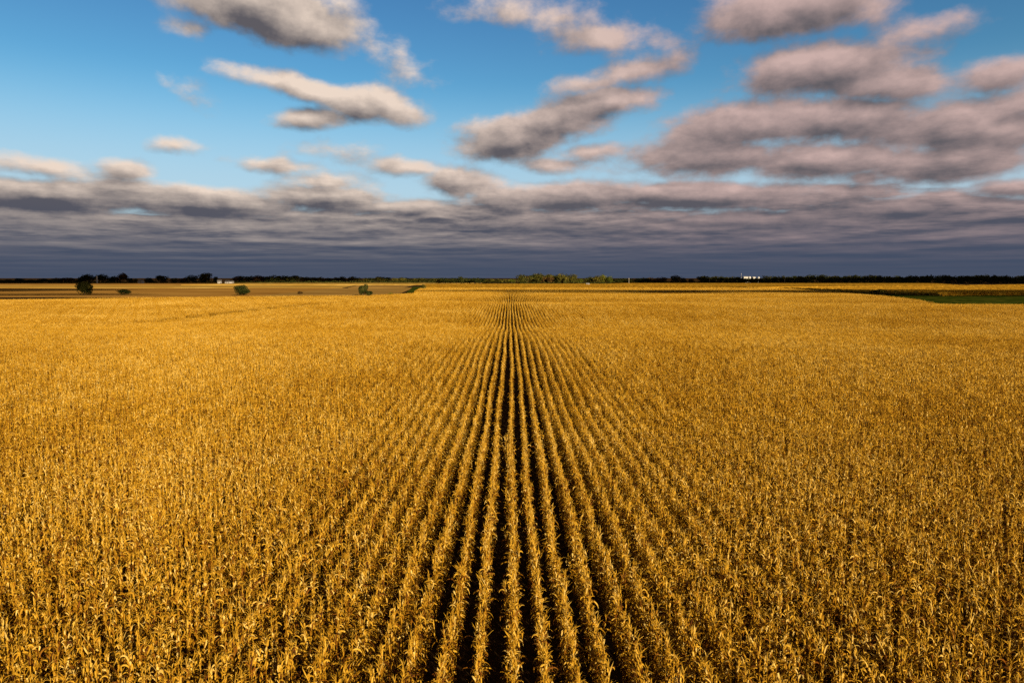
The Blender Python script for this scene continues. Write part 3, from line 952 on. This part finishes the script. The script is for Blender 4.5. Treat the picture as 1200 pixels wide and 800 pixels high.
def gable(b, x0, x1, y0, y1, z0, z1, along='x', ov=.4, th=.25):
    """two sloped roof slabs and their ridge"""
    if along == 'x':
        ym = (y0 + y1) / 2
        for s, ye in ((-1, y0 - ov), (1, y1 + ov)):
            k = len(b.V)
            ze = z0 - ov * (z1 - z0) / (ym - y0)
            b.V.extend([(x0 - ov, ye, ze), (x1 + ov, ye, ze), (x1 + ov, ym, z1), (x0 - ov, ym, z1),
                        (x0 - ov, ye, ze + th), (x1 + ov, ye, ze + th), (x1 + ov, ym, z1 + th), (x0 - ov, ym, z1 + th)]); b.T.extend([.5] * 8)
            for f in ((0, 1, 2, 3), (4, 7, 6, 5), (0, 4, 5, 1), (0, 3, 7, 4), (1, 5, 6, 2)):
                b.F.append([i + k for i in f])


def house(name, X, Y, L, W, H, RH, wall, roof, label, cat, rz=0., windows=3, big_door=False, chimney=False):
    e = empty(name, (X, Y, 0), rz)
    tag(e, label, cat)
    b = Buf(); box(b, -L / 2, L / 2, -W / 2, W / 2, -.2, H)
    k = len(b.V)
    for sx in (-1, 1):   # gable triangles
        k = len(b.V); x = sx * L / 2
        b.V.extend([(x, -W / 2, H), (x, W / 2, H), (x, 0, H + RH)]); b.T.extend([.5] * 3); b.F.append([k, k + 1, k + 2])
    link('wall', b.mesh('wall', M[wall]), e)
    b = Buf(); gable(b, -L / 2, L / 2, -W / 2, W / 2, H, H + RH)
    rf = link('roof', b.mesh('roof', M[roof]), e)
    if chimney:
        b = Buf(); box(b, L * .2, L * .2 + .9, -.45, .45, H + RH * .5, H + RH + 1.1); link('chimney', b.mesh('chimney', M['red_wall']), rf)
    for i in range(windows):
        x = -L / 2 + L * (i + .7) / (windows + .4)
        b = Buf()
        box(b, x - .75, x + .75, -W / 2 - .08, -W / 2 - .003, H * .38, H * .38 + .12)
        box(b, x - .75, x + .75, -W / 2 - .08, -W / 2 - .003, H * .75, H * .75 + .12)
        box(b, x - .75, x - .63, -W / 2 - .08, -W / 2 - .003, H * .38 + .12, H * .75)
        box(b, x + .63, x + .75, -W / 2 - .08, -W / 2 - .003, H * .38 + .12, H * .75)
        fr = link('window', b.mesh('window', M['white_wall']), e)
        b = Buf(); box(b, x - .63, x + .63, -W / 2 - .04, -W / 2 - .004, H * .38 + .12, H * .75); link('pane', b.mesh('pane', M['pane']), fr)
    b = Buf(); dw, dh = (2.2, 3.2) if big_door else (.5, 2.1); xd = L * .30
    box(b, xd - dw, xd + dw, -W / 2 - .09, -W / 2 - .004, -.1, min(dh, H * .85))
    link('door', b.mesh('door', M['pane'] if not big_door else M['steel']), e)
    return e

def silo(X, Y, rad, H, label):
    e = empty('grain_silo', (X, Y, 0)); tag(e, label, 'silo')
    b = Buf(); n = 12
    b.tube([(0, 0, H * k / n) for k in range(n + 1)], [rad * (1 + .012 * (k % 2)) for k in range(n + 1)], 24, .5)
    link('cylinder_wall', b.mesh('wall', M['steel']), e)
    b = Buf(); b.tube([(0, 0, H + .003), (0, 0, H + rad * .55), (0, 0, H + rad * .62)], [rad * 1.03, rad * .15, rad * .12], 24, .5)
    link('cone_roof', b.mesh('roof', M['steel']), e)
    b = Buf()
    for s in (-.25, .25): box(b, s - .03, s + .03, -rad - .22, -rad - .14, 0, H)
    for k in range(int(H / .5)): box(b, -.22, .22, -rad - .2, -rad - .16, .4 + k * .5, .45 + k * .5)
    link('ladder', b.mesh('ladder', M['pole']), e)

DB = 1395.
DE = 1530.
house('farmhouse', across(167.5, DB), DB, 8.5, 8, 4.8, 2.6, 'white_wall', 'grey_roof', 'small white house with grey gable roof between the dark trees on the left horizon', 'house', R(-8), 2, chimney=True)
house('farmhouse', across(260, DB), DB - 4, 7.0, 7, 5.2, 2.6, 'white_wall', 'grey_roof', 'white farmhouse right of the tallest tree on the left horizon', 'house', R(12), 2, chimney=True)
house('barn', across(269, DB), DB + 6, 15, 9, 3.4, 2.4, 'white_wall', 'grey_roof', 'long low pale barn beside the white farmhouse', 'barn', R(-4), 3, True)
silo(across(116.3, 1400.), 1400., 1.5, 14.6, 'slim pale silo between the first two tall domed trees on the left')
house('elevator_building', across(873, DE), DE, 11, 8, 13.2, 1.0, 'white_wall', 'white_wall', 'left white building above the dark wood right of centre', 'building', 0, 4, True)
house('elevator_building', across(882, DE + 5), DE + 5, 6, 8, 12.6, 1.0, 'white_wall', 'white_wall', 'right white building above the dark wood right of centre', 'building', R(10), 3, True)
silo(across(877.6, DE - 5), DE - 5, 2.4, 13.4, 'pale round silo between the two white buildings above the wood')
silo(across(888, DE - 2), DE - 2, 2.2, 12.6, 'pale round silo right of the two white buildings above the wood')
X_, Y_ = place(686, 334.6)
house('shed', X_, Y_ - 30, 4.5, 3, 2.9, .9, 'white_wall', 'grey_roof', 'tiny white shed at the foot of the small central clump', 'shed', R(6), 1)


def pole(x, yb, hpx, label, mast=False):
    X, Y = place(x, yb); h = hpx * Y / 800.
    e = empty('lattice_mast' if mast else 'utility_pole', (X, Y, 0)); tag(e, label, 'mast' if mast else 'utility pole', None if mast else 'utility poles in the far fields')
    b = Buf()
    if mast:
        for sx, sy in ((-1, -1), (1, -1), (0, 1)):
            b.tube([(sx * .9, sy * .9, 0), (sx * .15, sy * .15, h)], [.12, .07], 4, .5)
        for k in range(12):
            z = h * k / 12; q = .9 - .75 * k / 12
            b.tube([(-q, -q, z), (q * .93, -q * .93, z + h / 12)], [.06, .06], 3, .5)
        link('frame', b.mesh('frame', M['steel']), e)
        b = Buf(); b.tube([(0, 0, h * .98), (0, 0, h + 2.0)], [.09, .04], 5, .5); link('antenna', b.mesh('antenna', M['steel']), e)
        return
    b.tube([(0, 0, -.2), (0, 0, h * .5), (0, 0, h)], [.30, .26, .2], 8, .5); link('shaft', b.mesh('shaft', M['pole']), e)
    b = Buf(); box(b, -1.2, 1.2, -.36, -.24, h - .9, h - .7); arm = link('crossarm', b.mesh('crossarm', M['pole']), e)
    b = Buf()
    for s in (-1.1, -.4, .4, 1.1): b.tube([(s, -.3, h - .697), (s, -.3, h - .5)], [.06, .04], 6, .5)
    link('insulators', b.mesh('insulators', M['steel']), arm)
pole(737, 333.4, 7.5, 'pale utility pole standing just right of the small lime-green clump')
pole(831.5, 332.0, 6.0, 'pale utility pole at the left end of the long right hand wood')
pole(919.5, 332.2, 6.0, 'pale utility pole in front of the long wood, right of the white buildings')
pole(868.5, 331.3, 10.5, 'slim steel mast rising left of the white buildings above the wood', mast=True)

# ------------------------------------------------------------------ unseen clouds added behind the camera, shaped to throw shade on the far fields
def shade_cloud(X, Y, rx, ry, seed, H=620., th=10.):
    run = H / math.tan(SUN_EL)
    cx = X + math.sin(SUN_AZ) * run; cy = Y + math.cos(SUN_AZ) * run
    r = random.Random(seed)
    V, F = [], []
    nu, nv = 40, 12
    ph = [r.uniform(0, 6.28) for _ in range(6)]
    for j in range(nv + 1):
        lat = -math.pi / 2 + math.pi * j / nv
        for i in range(nu):
            a = 2 * math.pi * i / nu
            q = 1 + .08 * math.sin(3 * a + ph[0]) + .06 * math.sin(5 * a + ph[1]) + .05 * math.sin(9 * a + ph[2]) + .05 * math.sin(4 * lat + 7 * a + ph[3])
            V.append((rx * q * math.cos(lat) * math.cos(a), ry * q * math.cos(lat) * math.sin(a), th * math.sin(lat) * (1 + .3 * math.sin(6 * a + ph[4]))))
    for j in range(nv):
        for i in range(nu):
            a = j * nu + i; c = j * nu + (i + 1) % nu
            F.append([a, c, c + nu, a + nu])
    o = link('added_shade_cloud', mesh_of('added_shade_cloud', V, F, M['added_shade_cloud'], smooth=True), loc=(cx, cy, H))
    tag(o, kind='structure')
shade_cloud(-830, 620, 440, 140, 1)            # left brown field and its trees
shade_cloud(-330, 462, 85, 16, 2, th=6.)
shade_cloud(-1100, 1480, 520, 190, 3)          # left tree line
shade_cloud(-520, 1580, 260, 150, 7)
for k_, a_ in enumerate(((40, 505, 120, 24), (160, 478, 90, 26), (70, 440, 80, 10), (290, 505, 130, 20), (240, 440, 80, 14), (350, 425, 70, 20), (330, 470, 60, 12))):
    shade_cloud(*a_, 40 + k_, th=5.)              # broken dark band across the middle
shade_cloud(1170, 1395, 880, 122, 6)           # the right hand wood
